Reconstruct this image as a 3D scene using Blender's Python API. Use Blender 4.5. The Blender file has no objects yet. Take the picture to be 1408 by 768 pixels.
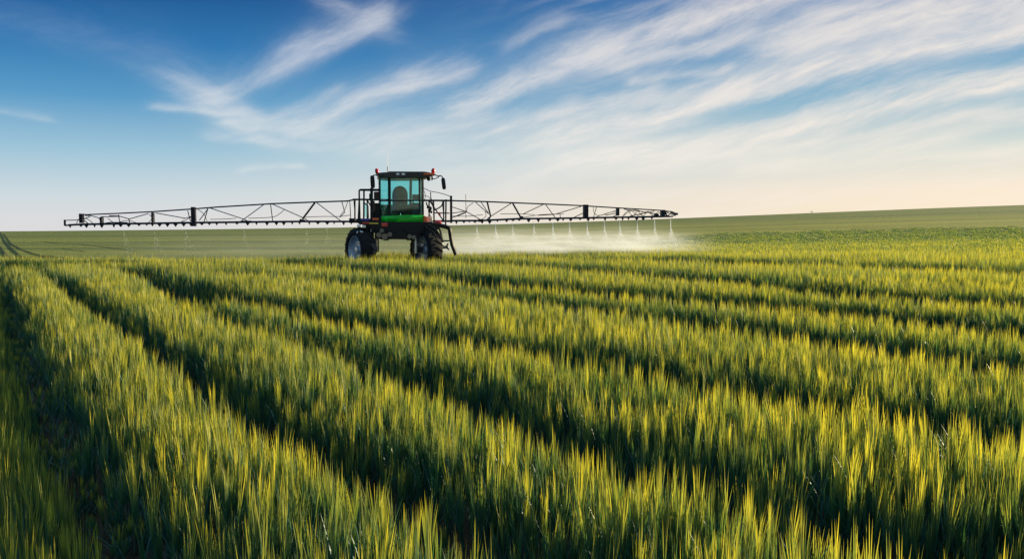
import bpy, bmesh, math, random
import numpy as np
from mathutils import Vector, Matrix, Quaternion, noise as mnoise

R = math.radians
S = bpy.context.scene
COL = S.collection
rng = np.random.default_rng(7)
random.seed(7)

# ------------------------------------------------------------------ camera
F = 1095.0                      # focal length in photo pixels (1408 wide, 28 mm)
PITCH = -math.atan(82 / F)      # horizon at row 302
CAMZ = 2.0
cam_d = bpy.data.cameras.new('camera')
cam = bpy.data.objects.new('camera', cam_d)
COL.objects.link(cam)
cam.location = (0, 0, CAMZ)
cam.rotation_euler = (math.pi / 2 + PITCH, 0, 0)
cam_d.sensor_width = 36.0
cam_d.lens = F / 1408 * 36
cam_d.clip_start = 0.05
cam_d.clip_end = 20000
S.camera = cam

# ------------------------------------------------------------------ light
SUN_AZ, SUN_EL = R(66), R(11.5)
sun_dir = Vector((math.sin(SUN_AZ) * math.cos(SUN_EL), math.cos(SUN_AZ) * math.cos(SUN_EL), math.sin(SUN_EL)))
sun_d = bpy.data.lights.new('sun', 'SUN')
sun_d.energy = 5.0
sun_d.angle = R(0.6)
sun_d.color = (1.0, 0.84, 0.54)
sun = bpy.data.objects.new('sun', sun_d)
COL.objects.link(sun)
sun.rotation_euler = (-sun_dir).to_track_quat('-Z', 'Y').to_euler()

S.view_settings.view_transform = 'Standard'
S.view_settings.look = 'None'
S.view_settings.gamma = 1
EXPOSURE = 1.15
S.view_settings.exposure = EXPOSURE
S.view_settings.use_curve_mapping = False
S.cycles.use_denoising = True
S.cycles.denoising_prefilter = 'NONE'
S.cycles.volume_step_rate = 0.2
S.cycles.volume_bounces = 3
S.cycles.transparent_max_bounces = 16
S.cycles.max_bounces = 8
S.cycles.transmission_bounces = 6


def pix_dir(px, py):
    """World direction of a point of the photograph."""
    u = (px - 704) / F
    v = -(py - 384) / F
    cp, sp = math.cos(PITCH), math.sin(PITCH)
    return Vector((u, cp - v * sp, sp + v * cp))


# ------------------------------------------------------------------ sky (world)
class NT:
    """Small helper for writing node maths."""
    def __init__(s, tree):
        s.t = tree
        s.n = tree.nodes
        s.l = tree.links

    def new(s, typ, **kw):
        n = s.n.new(typ)
        for k, v in kw.items():
            setattr(n, k, v)
        return n

    def put(s, sock, v):
        if isinstance(v, bpy.types.NodeSocket):
            s.l.new(v, sock)
        elif v is not None:
            if hasattr(sock, 'default_value') and isinstance(v, tuple) and len(v) == 3 and sock.type == 'RGBA':
                v = (*v, 1)
            sock.default_value = v

    def m(s, op, a, b=None, c=None, clamp=False):
        n = s.new('ShaderNodeMath', operation=op, use_clamp=clamp)
        s.put(n.inputs[0], a)
        if b is not None: s.put(n.inputs[1], b)
        if c is not None: s.put(n.inputs[2], c)
        return n.outputs[0]

    def vm(s, op, a, b=None):
        n = s.new('ShaderNodeVectorMath', operation=op)
        s.put(n.inputs[0], a)
        if b is not None: s.put(n.inputs[1], b)
        return n.outputs[0] if op not in ('LENGTH', 'DOT_PRODUCT') else n.outputs['Value']

    def xyz(s, x, y, z):
        n = s.new('ShaderNodeCombineXYZ')
        s.put(n.inputs[0], x); s.put(n.inputs[1], y); s.put(n.inputs[2], z)
        return n.outputs[0]

    def sep(s, v):
        n = s.new('ShaderNodeSeparateXYZ')
        s.put(n.inputs[0], v)
        return n.outputs

    def noise(s, vec, scale=5.0, detail=4.0, rough=0.55, dist=0.0, lac=2.0, color=False):
        n = s.new('ShaderNodeTexNoise')
        s.put(n.inputs['Vector'], vec)
        n.inputs['Scale'].default_value = scale
        n.inputs['Detail'].default_value = detail
        n.inputs['Roughness'].default_value = rough
        n.inputs['Lacunarity'].default_value = lac
        n.inputs['Distortion'].default_value = dist
        return n.outputs['Color'] if color else n.outputs['Fac']

    def ss(s, v, lo, hi, a=0.0, b=1.0):
        n = s.new('ShaderNodeMapRange', interpolation_type='SMOOTHSTEP')
        s.put(n.inputs['Value'], v)
        s.put(n.inputs['From Min'], lo); s.put(n.inputs['From Max'], hi)
        s.put(n.inputs['To Min'], a); s.put(n.inputs['To Max'], b)
        return n.outputs['Result']

    def mix(s, f, a, b, blend='MIX'):
        n = s.new('ShaderNodeMix', data_type='RGBA', blend_type=blend)
        s.put(n.inputs[0], f); s.put(n.inputs[6], a); s.put(n.inputs[7], b)
        return n.outputs[2]

    def ramp(s, f, stops, interp='LINEAR'):
        n = s.new('ShaderNodeValToRGB')
        cr = n.color_ramp
        cr.interpolation = interp
        while len(cr.elements) < len(stops):
            cr.elements.new(0.5)
        for e, (p, c) in zip(cr.elements, stops):
            e.position = p
            e.color = (*c, 1) if len(c) == 3 else c
        s.put(n.inputs[0], f)
        return n.outputs[0]


def srgb(r, g, b):
    f = lambda c: ((c / 255 + 0.055) / 1.055) ** 2.4 if c > 10 else c / 255 / 12.92
    return (f(r), f(g), f(b))


world = bpy.data.worlds.new('World')
S.world = world
world.use_nodes = True
W = NT(world.node_tree)
W.n.clear()
tc = W.new('ShaderNodeTexCoord')
d = tc.outputs['Generated']
dx, dy, dz = W.sep(d)
el = W.m('ARCSINE', dz)
az = W.m('ARCTAN2', dx, dy)
sky = W.new('ShaderNodeTexSky', sky_type='NISHITA')
sky.sun_disc = False
sky.sun_elevation = SUN_EL
sky.sun_rotation = SUN_AZ
sky.air_density = 1.2
sky.dust_density = 1.0
sky.ozone_density = 3.0
SKY_STRENGTH = 0.05
# clear-air colours by elevation, unseen overhead stops brightened as added fill light, blended with the physical sky
K = 1.0 / SKY_STRENGTH / 2 ** EXPOSURE
def kc(*c):
    return tuple(x * K for x in srgb(*c))
elf = W.m('DIVIDE', el, math.pi / 2, clamp=True)
def e_at(py): return max(0.0, math.asin(pix_dir(704, py).normalized().z) / (math.pi / 2))
left = W.ramp(elf, [(0, srgb(224, 224, 226)), (e_at(270), srgb(208, 221, 228)), (e_at(215), srgb(158, 198, 220)),
                    (e_at(150), srgb(88, 156, 202)), (e_at(80), srgb(34, 116, 178)), (e_at(0), srgb(10, 76, 140)), (0.30, srgb(40, 108, 172)), (0.42, srgb(140, 192, 230)), (1.0, srgb(182, 216, 240))])
right = W.ramp(elf, [(0, srgb(255, 237, 206)), (e_at(265), srgb(252, 236, 216)), (e_at(215), srgb(214, 222, 216)),
                     (e_at(150), srgb(136, 182, 206)), (e_at(80), srgb(98, 156, 198)), (e_at(0), srgb(66, 126, 184)), (0.30, srgb(60, 120, 178)), (0.42, srgb(140, 192, 230)), (1.0, srgb(182, 216, 240))])
side = W.ss(az, -0.55, 0.60)
clear = W.mix(side, left, right)
clear = W.mix(1.0, clear, (K, K, K), 'MULTIPLY')
col = W.mix(0.94, sky.outputs[0], clear)

# cirrus: streaks placed by azimuth and elevation, torn by stretched noise
wv = W.xyz(az, el, 0.0)
warp1 = W.vm('SUBTRACT', W.noise(wv, 3.5, 2.0, 0.5, color=True), (0.5, 0.5, 0.5))
warp2 = W.vm('SUBTRACT', W.noise(wv, 24.0, 4.0, 0.6, color=True), (0.5, 0.5, 0.5))
def sc(v, k):
    n = W.new('ShaderNodeVectorMath', operation='SCALE')
    W.put(n.inputs[0], v); n.inputs['Scale'].default_value = k
    return n.outputs[0]
P = W.vm('ADD', wv, W.vm('ADD', sc(warp1, 0.06), sc(warp2, 0.008)))
Px, Py, _ = W.sep(P)
FINE = W.ss(W.noise(W.xyz(W.m('MULTIPLY', Px, 1.0), W.m('MULTIPLY', W.m('MULTIPLY_ADD', Px, -0.27, Py), 5.0), 7.0), 18.0, 7.0, 0.62, 0.0), 0.30, 0.68, 0.66, 1.14)
total = None
def ae(px, py):
    v = pix_dir(px, py).normalized()
    return math.atan2(v.x, v.y), math.asin(v.z)
def streak(x0, y0, x1, y1, w, amp, seed, soft=1.0, stretch=7.0, lo=0.40, hi=0.72):
    """One torn streak of cirrus between two sky directions; w half width in photo pixels."""
    global total
    a0, e0 = ae(x0, y0); a1, e1 = ae(x1, y1)
    L = math.hypot(a1 - a0, e1 - e0); ux, uy = (a1 - a0) / L, (e1 - e0) / L
    hw = 0.82 * w / F
    rx = W.m('SUBTRACT', Px, a0); ry = W.m('SUBTRACT', Py, e0)
    s_ = W.m('MULTIPLY_ADD', rx, ux, W.m('MULTIPLY', ry, uy))
    t_ = W.m('MULTIPLY_ADD', rx, -uy, W.m('MULTIPLY', ry, ux))
    over = W.m('MAXIMUM', W.m('SUBTRACT', W.m('ABSOLUTE', W.m('SUBTRACT', s_, L / 2)), L / 2), 0.0)
    over = W.m('MULTIPLY', over, 0.35)
    tt = W.m('MAXIMUM', W.m('MULTIPLY', t_, -1.0), W.m('MULTIPLY', t_, 0.56))      # crisp lower edge, feathered upper side
    q = W.m('ADD', W.m('MULTIPLY', tt, tt), W.m('MULTIPLY', over, over))
    env = W.m('EXPONENT', W.m('MULTIPLY', q, -0.75 / (hw * hw)))
    slant = W.m('MULTIPLY_ADD', s_, -0.16 if amp > .3 else 0.1, t_)
    fib = W.noise(W.xyz(W.m('ADD', s_, seed * 3.17), W.m('MULTIPLY_ADD', slant, stretch, seed), seed * 0.7), 9.0, 10.0, 0.67, 0.05)
    v = W.m('MULTIPLY', env, W.ss(W.m('MULTIPLY_ADD', env, 0.36, fib), 0.46, 1.02))
    v = W.m('MULTIPLY', v, FINE)
    v = W.m('MULTIPLY', W.m('MULTIPLY_ADD', env, 0.14, v), amp)
    total = v if total is None else W.m('SUBTRACT', W.m('ADD', total, v), W.m('MULTIPLY', total, v))

STREAKS = [
    (300, 130, 430, 78, 16, .55), (425, 82, 515, 38, 16, .66), (520, 40, 462, 12, 14, .36),
    (225, 146, 340, 152, 6, .50), (280, 132, 340, 168, 24, .50), (330, 165, 440, 178, 14, .45),
    (430, 168, 560, 120, 17, .62), (555, 122, 625, 96, 15, .62), (480, 190, 640, 165, 20, .4),
    (640, 140, 820, 74, 18, .75), (815, 76, 1100, -8, 20, .80), (850, 88, 1030, 48, 13, .60), (700, 62, 765, 38, 10, .35),
    (760, 192, 1010, 122, 20, .80), (1000, 125, 1420, 40, 17, .85), (1080, 62, 1420, -6, 27, .75), (1150, 60, 1408, 20, 30, .4),
    (780, 225, 1420, 112, 17, .80), (930, 212, 1420, 160, 11, .55), (690, 172, 890, 122, 12, .55), (870, 106, 1000, 88, 7, .50),
    (240, 100, 335, 142, 9, .28), (300, 186, 430, 198, 9, .28), (395, 152, 470, 128, 8, .34),
    (540, 205, 900, 182, 32, .42), (600, 238, 1000, 215, 14, .35), (700, 248, 1300, 200, 14, .35),
    (0, 30, 200, 66, 26, .11), (0, 158, 75, 166, 5, .25), (345, 236, 420, 228, 5, .40), (1020, 232, 1420, 215, 9, .35),
]
for i, (x0, y0, x1, y1, w, amp) in enumerate(STREAKS):
    streak(x0, y0, x1, y1, w, amp, 1.3 + i * 2.71, stretch=3.4 + (i % 3) * 0.9)
veil = W.noise(W.xyz(W.m('MULTIPLY', Px, 1.0), W.m('MULTIPLY', W.m('MULTIPLY_ADD', Px, -0.22, Py), 7.0), 3.3), 7.0, 10.0, 0.60, 0.0)
veil = W.m('MULTIPLY', W.ss(veil, 0.40, 0.75), W.m('MULTIPLY', W.ss(az, -0.14, 0.26), 0.46))
total = W.m('SUBTRACT', W.m('ADD', total, veil), W.m('MULTIPLY', total, veil))
cloud_col = W.mix(side, kc(196, 206, 222), kc(246, 236, 226))
cloud_low = W.mix(side, kc(228, 232, 232), kc(253, 240, 226))
cloud_col = W.mix(W.ss(el, 0.20, 0.09), cloud_col, cloud_low)
col = W.mix(W.m('MULTIPLY', total, 0.9), col, cloud_col)
bg = W.new('ShaderNodeBackground')
W.put(bg.inputs['Color'], col)
bg.inputs['Strength'].default_value = SKY_STRENGTH
wo = W.new('ShaderNodeOutputWorld')
W.l.new(bg.outputs[0], wo.inputs[0])

# ------------------------------------------------------------------ tags
def tag(o, label=None, cat=None, group=None, kind=None):
    if label: o['label'] = label
    if cat: o['category'] = cat
    if group: o['group'] = group
    if kind: o['kind'] = kind
    return o


# ------------------------------------------------------------------ materials
def mat(name, base, rough=0.5, metal=0.0, var=0.12, scale=6.0, bump=0.0, spec=0.5, coat=0.0):
    m = bpy.data.materials.new(name)
    m.use_nodes = True
    T = NT(m.node_tree)
    b = m.node_tree.nodes['Principled BSDF']
    tcn = T.new('ShaderNodeTexCoord')
    nz = T.noise(tcn.outputs['Object'], scale, 5.0, 0.6)
    dark = tuple(c * (1 - var) for c in base); lite = tuple(min(1, c * (1 + var)) for c in base)
    T.put(b.inputs['Base Color'], T.mix(T.ss(nz, 0.35, 0.65), dark, lite))
    T.put(b.inputs['Roughness'], T.ss(nz, 0.3, 0.7, max(0.03, rough - 0.08), min(1, rough + 0.1)))
    b.inputs['Metallic'].default_value = metal
    b.inputs['Specular IOR Level'].default_value = spec
    b.inputs['Coat Weight'].default_value = coat
    if bump:
        bp = T.new('ShaderNodeBump')
        bp.inputs['Strength'].default_value = bump
        bp.inputs['Distance'].default_value = 0.01
        T.put(bp.inputs['Height'], T.noise(tcn.outputs['Object'], scale * 6, 4.0, 0.6))
        T.put(b.inputs['Normal'], bp.outputs[0])
    return m

M = {}
M['black'] = mat('black_paint', (0.005, 0.005, 0.006), 0.45, spec=.3)
M['boom'] = mat('boom_paint', (0.006, 0.007, 0.014), 0.45, spec=.3)
M['blue_plastic'] = mat('blue_plastic', (0.02, 0.04, 0.22), 0.4)
M['rubber'] = mat('tyre_rubber', (0.010, 0.010, 0.011), 0.8, bump=0.3, spec=.25)
M['rim'] = mat('rim_steel', (0.33, 0.39, 0.48), 0.35, 0.25, scale=3)
M['steel'] = mat('bare_steel', (0.55, 0.57, 0.6), 0.3, 0.9)
M['green'] = mat('green_paint', (0.02, 0.70, 0.03), 0.28, coat=0.4, var=.06)
M['dkgreen'] = mat('dark_green_paint', (0.02, 0.12, 0.03), 0.35)
M['red'] = mat('red_paint', (0.45, 0.025, 0.02), 0.35)
M['maroon'] = mat('maroon_paint', (0.11, 0.02, 0.018), 0.45)
M['orange'] = mat('orange_paint_and_sun', (0.75, 0.13, 0.025), 0.35)  # reflector colour, reused as painted sunlight on the side panel and roof edge
M['yellow'] = mat('yellow_paint', (0.7, 0.5, 0.04), 0.4)
M['beige'] = mat('beige_plastic', (0.62, 0.5, 0.36), 0.5)
M['seat'] = mat('seat_fabric', (0.012, 0.010, 0.009), 0.85, bump=0.2)
M['grey'] = mat('grey_plastic', (0.035, 0.037, 0.04), 0.5)
M['valve'] = mat('valve_metal', (0.16, 0.15, 0.13), 0.35, 0.6)
M['lens_w'] = mat('lamp_lens', (0.8, 0.8, 0.78), 0.15)
M['lens_r'] = mat('red_lens', (0.5, 0.012, 0.012), 0.12)
M['roof'] = mat('roof_paint', (0.008, 0.010, 0.009), 0.35)


def glass_mat(name, tint, refl=0.35):
    m = bpy.data.materials.new(name)
    m.use_nodes = True
    T = NT(m.node_tree)
    T.n.clear()
    tr = T.new('ShaderNodeBsdfTransparent'); T.put(tr.inputs[0], tint)
    gl = T.new('ShaderNodeBsdfGlossy'); gl.inputs['Roughness'].default_value = 0.03
    T.put(gl.inputs[0], (0.8, 0.95, 0.95))
    lw = T.new('ShaderNodeFresnel'); lw.inputs[0].default_value = 1.6
    mx = T.new('ShaderNodeMixShader')
    tcn = T.new('ShaderNodeTexCoord')
    f = T.m('MULTIPLY_ADD', lw.outputs[0], refl, T.m('MULTIPLY', T.noise(tcn.outputs['Object'], 2.0, 2.0), 0.06))
    T.put(mx.inputs[0], f)
    T.l.new(tr.outputs[0], mx.inputs[1]); T.l.new(gl.outputs[0], mx.inputs[2])
    o = T.new('ShaderNodeOutputMaterial')
    T.l.new(mx.outputs[0], o.inputs[0])
    return m
M['glass'] = glass_mat('tinted_glass', (0.64, 0.91, 0.92))
M['mirror'] = mat('mirror_glass', (0.7, 0.72, 0.75), 0.05, 1.0, var=.02)


# leaves: diffuse + light coming through the blade; sunlit tips and shaded bases painted into the colour
def leaf_mat(name, base, base2, trans, rough=0.45, tw=0.5):
    m = bpy.data.materials.new(name)
    m.use_nodes = True
    T = NT(m.node_tree)
    T.n.clear()
    oi = T.new('ShaderNodeObjectInfo')
    geo = T.new('ShaderNodeNewGeometry')
    tcn = T.new('ShaderNodeTexCoord')
    patch = T.noise(geo.outputs['Position'], 0.55, 3.0, 0.6)
    f = T.m('ADD', T.m('MULTIPLY_ADD', oi.outputs['Random'], 0.26, 0.30), T.m('MULTIPLY', T.ss(patch, 0.35, 0.68), 0.26), clamp=True)
    f = T.m('ADD', f, T.m('MULTIPLY', T.m('SUBTRACT', geo.outputs['Random Per Island'], 0.5), 0.5), clamp=True)
    zh = T.sep(tcn.outputs['Object'])[2]                       # yellower awn ends by height, also painting in sunlit tips and shaded bases
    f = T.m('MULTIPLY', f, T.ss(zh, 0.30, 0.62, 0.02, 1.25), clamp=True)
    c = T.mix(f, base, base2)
    df = T.new('ShaderNodeBsdfPrincipled')
    T.put(df.inputs['Base Color'], c)
    df.inputs['Roughness'].default_value = rough
    df.inputs['Specular IOR Level'].default_value = 0.35
    tl = T.new('ShaderNodeBsdfTranslucent')
    T.put(tl.inputs[0], T.mix(1.0, c, trans, 'MULTIPLY'))
    mx = T.new('ShaderNodeMixShader'); mx.inputs[0].default_value = tw
    T.l.new(df.outputs[0], mx.inputs[1]); T.l.new(tl.outputs[0], mx.inputs[2])
    o = T.new('ShaderNodeOutputMaterial')
    T.l.new(mx.outputs[0], o.inputs[0])
    return m
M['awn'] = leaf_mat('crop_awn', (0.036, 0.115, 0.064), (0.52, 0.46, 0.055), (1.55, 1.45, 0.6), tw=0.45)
M['leaf'] = leaf_mat('crop_leaf', (0.026, 0.098, 0.082), (0.048, 0.120, 0.068), (1.3, 1.4, 0.6), tw=0.25)
M['dry'] = leaf_mat('crop_dry_leaf', (0.45, 0.38, 0.22), (0.55, 0.48, 0.3), (1, 1, 1), tw=0.3)

# ------------------------------------------------------------------ terrain
SKY_U = np.array([-4000, -700, 0, 100, 280, 480, 620, 780, 930, 1115, 1408, 2000, 5000], float)
SKY_Y = np.array([322, 318.5, 316.3, 315.3, 313.3, 311, 308, 304.0, 298.5, 290.8, 279.5, 263, 235], float)
Y0, Y1 = 31.0, 230.0
RUT_A = np.array([(pix_dir(px, py).x * (CAMZ - .38) / -pix_dir(px, py).z, pix_dir(px, py).y * (CAMZ - .38) / -pix_dir(px, py).z)
                  for px, py in [(250, 830), (206, 758), (173, 697), (139, 635), (100, 580), (61, 518), (39, 468), (20, 418), (8, 382), (2, 372)]])
def terrain(x, y):
    x = np.asarray(x, float); y = np.asarray(y, float)
    yy = np.maximum(y, 1e-3)
    u = np.clip(704 + F * x / np.maximum(yy, 12), -3500, 4900)
    sy = np.interp(u, SKY_U, SKY_Y)
    # smooth the profile
    for k in (-90, 90):
        sy = sy + np.interp(u + k, SKY_U, SKY_Y)
    sy = sy / 3
    zend = CAMZ + Y1 * (302 - sy) / F - 0.35
    t = np.clip((yy - Y0) / (Y1 - Y0), 0, None)
    tt = np.minimum(t, 1)
    z = zend * tt ** 1.12
    z = z - np.where(t > 1, (yy - Y1) * 0.035 + 0.00001 * (yy - Y1) ** 2, 0)
    # a gentle swale across the left of the field just past the near crop
    left = 1 / (1 + np.exp((x + 9.0) / 2.2))
    z = z - 0.28 * left * np.exp(-((yy - 38) / 6.5) ** 2)
    qa = RUT_A
    edge = np.interp(yy, qa[:, 1], qa[:, 0])
    z = z - 0.36 / (1 + np.exp((x - edge) / 0.10)) * np.clip((27 - yy) / 5, 0, 1)
    z = np.where(y < 0, 0, z)
    return z

# furrows and wheel tracks, read off the photograph and laid out on the field
def on_plane(px, py, h):
    dd = pix_dir(px, py)
    t = (h - CAMZ) / dd.z
    return (dd.x * t, dd.y * t)
CROP_H = 0.62
GAPS = [   # (points, half width of bare strip, half width of the lowered flanks)
    ([(2, 372), (8, 382), (20, 418), (39, 468), (61, 518), (100, 580), (139, 635), (173, 697), (206, 758), (250, 830)], 0.17, 0.34, .14),
    ([(47, 371), (84, 390), (128, 418), (167, 443), (206, 469), (245, 493), (290, 524), (329, 549), (379, 577), (424, 599), (463, 620), (520, 648), (592, 683), (668, 726), (730, 768), (800, 815)], 0.18, 0.25, .24),
    ([(150, 372), (205, 382), (279, 424), (340, 446), (412, 465), (468, 482), (518, 502), (584, 526), (640, 543), (687, 557), (730, 575), (783, 604), (841, 630), (928, 656), (1032, 690), (1144, 719), (1272, 742), (1400, 765), (1560, 800)], 0.18, 0.33, .34),
    ([(190, 373), (240, 388), (312, 408), (379, 421), (452, 437), (537, 453), (592, 466), (678, 479), (760, 491), (819, 502), (900, 518), (1000, 536), (1100, 551), (1181, 564), (1300, 584), (1396, 599), (1560, 628)], 0.25, 0.38, .38),
    ([(300, 377), (400, 385), (500, 392), (631, 404), (741, 416), (780, 422), (858, 432), (909, 438), (995, 452), (1100, 466), (1250, 486), (1408, 511), (1560, 535)], 0.36, 0.46, .42),
    ([(400, 365), (480, 370), (573, 379), (655, 388), (741, 398), (858, 406), (917, 411), (975, 416), (1077, 424), (1210, 436), (1327, 449), (1405, 457), (1560, 474)], 0.60, 0.6, .5),
    ([(600, 361), (700, 366), (780, 371), (858, 378), (960, 386), (1053, 394), (1170, 405), (1249, 411), (1366, 417), (1500, 425)], 0.75, 0.75, .5),
    ([(640, 353), (760, 355), (858, 358), (917, 360), (1022, 364), (1092, 366), (1170, 368), (1268, 372), (1366, 376), (1500, 382)], 1.25, 0.9, .55),
    ([(-60, 364), (60, 362.5), (160, 361), (250, 359), (340, 357), (420, 355.5)], 2.3, 0.9, .4),
]
GAP_W = []
for pts, w, fl, dp in GAPS:
    q = np.array([on_plane(px, py, 0.38) for px, py in pts])
    # resample with a little wander so the edge is not ruled
    GAP_W.append((q, w, fl, dp))

def seg_dist(x, y, q):
    best = np.full(x.shape, 1e9)
    for (ax, ay), (bx, by) in zip(q[:-1], q[1:]):
        vx, vy = bx - ax, by - ay
        L2 = vx * vx + vy * vy
        t = np.clip(((x - ax) * vx + (y - ay) * vy) / L2, 0, 1)
        dd = (x - ax - t * vx) ** 2 + (y - ay - t * vy) ** 2
        best = np.minimum(best, dd)
    return np.sqrt(best)

def vnoise(x, y, s, seed=0):
    """Smooth value noise on the ground plane."""
    g = np.random.default_rng(seed).random((257, 257))
    fx = (x / s) % 256; fy = (y / s) % 256
    ix = fx.astype(int); iy = fy.astype(int)
    tx = fx - ix; ty = fy - iy
    tx = tx * tx * (3 - 2 * tx); ty = ty * ty * (3 - 2 * ty)
    a = g[ix, iy] * (1 - tx) + g[ix + 1, iy] * tx
    b = g[ix, iy + 1] * (1 - tx) + g[ix + 1, iy + 1] * tx
    return a * (1 - ty) + b * ty

def furrow(x, y):
    """(distance past the bare strip, ground drop, height factor) for points of the near field."""
    bare = np.zeros(x.shape, bool)
    drop = np.zeros(x.shape)
    hf = np.ones(x.shape)
    for q, w, fl, dp in GAP_W:
        dd = seg_dist(x, y, q) + (vnoise(x, y, 0.6, 3) - 0.5) * 0.06
        bare |= dd < w
        k = np.clip((dd - w) / fl, 0, 1)
        k = k * k * (3 - 2 * k)
        drop = np.maximum(drop, dp * (1 - k) * 0.72)
        hf = np.minimum(hf, 1 - dp * 0.75 * (1 - k))
    return bare, drop, hf

# far wheel tracks curving over the rise
TRACKS = [
    ([(0, 317), (6, 328), (17, 338), (28, 346), (38, 350), (57, 356)], 0.5),
    ([(5, 319), (8, 323), (15, 331), (28, 337), (43, 341.5), (58, 345.5), (78, 350)], 0.35),
    ([(-4, 332), (0, 335), (6, 343), (17, 352), (30, 359)], 0.4),
    ([(56, 328), (80, 330.3), (110, 331.3), (136, 333.5), (170, 337.5), (188, 339.5)], 0.35),
    ([(140, 332), (175, 334.0), (215, 335.3), (250, 337.2), (290, 339.0)], 0.3),
    ([(84, 336), (100, 338), (120, 340.2)], 0.25),
    ([(60, 344), (90, 348), (120, 352)], 0.3),
    ([(250, 326.5), (310, 327.5), (380, 329.5)], 0.7),
    ([(1120, 324), (1230, 322), (1408, 319)], 0.8), ([(1170, 311), (1290, 309), (1430, 308)], 1.0), ([(990, 330), (1100, 331), (1200, 329)], 0.6),
    ([(1050, 341), (1150, 344), (1260, 341), (1420, 337)], .5),
]
def on_terrain(px, py, h):
    dd = pix_dir(px, py)
    t = np.geomspace(8, 420, 3000)
    z = CAMZ + dd.z * t
    g = terrain(dd.x * t, dd.y * t) + h
    k = np.argmax(z < g)
    if not (z < g).any():
        k = np.argmin(z - g)
    return (dd.x * t[k], dd.y * t[k])
TRACK_W = []
for pts, w in TRACKS:
    dense = []
    for (a, b) in zip(pts[:-1], pts[1:]):
        for i in range(4):
            f = i / 4
            dense.append((a[0] * (1 - f) + b[0] * f, a[1] * (1 - f) + b[1] * f))
    dense.append(pts[-1])
    TRACK_W.append((np.array([on_terrain(px, py, 0.3) for px, py in dense]), w))

def grid_mesh(name, xs, ys, zf):
    X, Y = np.meshgrid(xs, ys)
    Z = zf(X, Y)
    v = np.stack([X, Y, Z], -1).reshape(-1, 3)
    nx, ny = len(xs), len(ys)
    i = np.arange(nx * ny).reshape(ny, nx)
    f = np.stack([i[:-1, :-1], i[:-1, 1:], i[1:, 1:], i[1:, :-1]], -1).reshape(-1, 4)
    me = bpy.data.meshes.new(name)
    me.from_pydata(v.tolist(), [], f.tolist())
    me.polygons.foreach_set('use_smooth', np.ones(len(me.polygons), bool))
    return me

# ground: one sheet to the horizon; ruffled near the camera by the furrows
def ground_mat():
    m = bpy.data.materials.new('field_soil')
    m.use_nodes = True
    T = NT(m.node_tree)
    b = m.node_tree.nodes['Principled BSDF']
    g = T.new('ShaderNodeNewGeometry')
    pos = g.outputs['Position']
    x, y, z = T.sep(pos)
    soil = T.mix(T.noise(pos, 3.0, 6.0, 0.65), (0.030, 0.022, 0.014), (0.07, 0.052, 0.034))
    # short dense green crop, seen as one sward far away
    st = T.xyz(T.m('MULTIPLY', x, 0.06), T.m('MULTIPLY_ADD', x, 0.05, y), 0.0)
    n1 = T.noise(st, 0.075, 7.0, 0.72)
    n2 = T.noise(pos, 1.6, 4.0, 0.7)
    n3 = T.noise(T.xyz(T.m('MULTIPLY', x, 0.4), y, 0.0), 0.05, 3.0, 0.6)
    crop = T.mix(T.ss(n1, 0.36, 0.64), (0.088, 0.112, 0.036), (0.190, 0.195, 0.050))
    warm = T.m('MULTIPLY', T.ss(T.m('ADD', y, T.m('MULTIPLY', n3, 60.0)), 225.0, 95.0), T.ss(x, -14.0, 16.0, 0.25, 1.0))
    crop = T.mix(T.m('MULTIPLY', warm, 0.8), crop, T.mix(T.ss(n1, 0.38, 0.62), (0.15, 0.152, 0.028), (0.31, 0.275, 0.036)))
    crop = T.mix(T.ss(n2, 0.45, 0.85, 0.0, 0.6), crop, (0.20, 0.19, 0.036))
    f = T.ss(T.m('ADD', y, T.m('MULTIPLY', T.m('SUBTRACT', n2, 0.5), 6.0)), 32.0, 44.0)
    T.put(b.inputs['Base Color'], T.mix(f, soil, crop))
    b.inputs['Roughness'].default_value = 0.95
    b.inputs['Specular IOR Level'].default_value = 0.1
    bp = T.new('ShaderNodeBump')
    bp.inputs['Strength'].default_value = 1.0
    bp.inputs['Distance'].default_value = 0.10
    T.put(bp.inputs['Height'], T.noise(pos, 2.2, 6.0, 0.75))
    T.put(b.inputs['Normal'], bp.outputs[0])
    return m
M['soil'] = ground_mat()

def ground_z(x, y):
    z = terrain(x, y)
    flat = x.ravel(), y.ravel()
    _, drop, _ = furrow(*flat)
    fade = np.clip((48 - y) / 8, 0, 1)
    return z - drop.reshape(x.shape) * fade
xs = np.concatenate([[-4000, -1500, -700, -350, -200, -120, -70, -45], np.arange(-30, 36.1, 0.22), [48, 60, 85, 120, 170, 240, 350, 700, 1500, 4000]])
ys = np.concatenate([[-60, -15, -3], np.arange(1.0, 46, 0.22), np.arange(47, 100, 2.0), np.arange(102, 260, 5.0), [275, 300, 350, 450, 700, 1200, 2500, 5000]])
fine_x = np.concatenate([[-4000, -1500, -700, -350], np.arange(-260, -31, 10), np.arange(-30, 36.1, 0.22), np.arange(40, 261, 10), [350, 700, 1500, 4000]])
field = bpy.data.objects.new('field', grid_mesh('field', fine_x, ys, ground_z))
field.data.materials.append(M['soil'])
COL.objects.link(field)
tag(field, 'gently rising green farm field reaching to the skyline', 'field', kind='structure')

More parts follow.
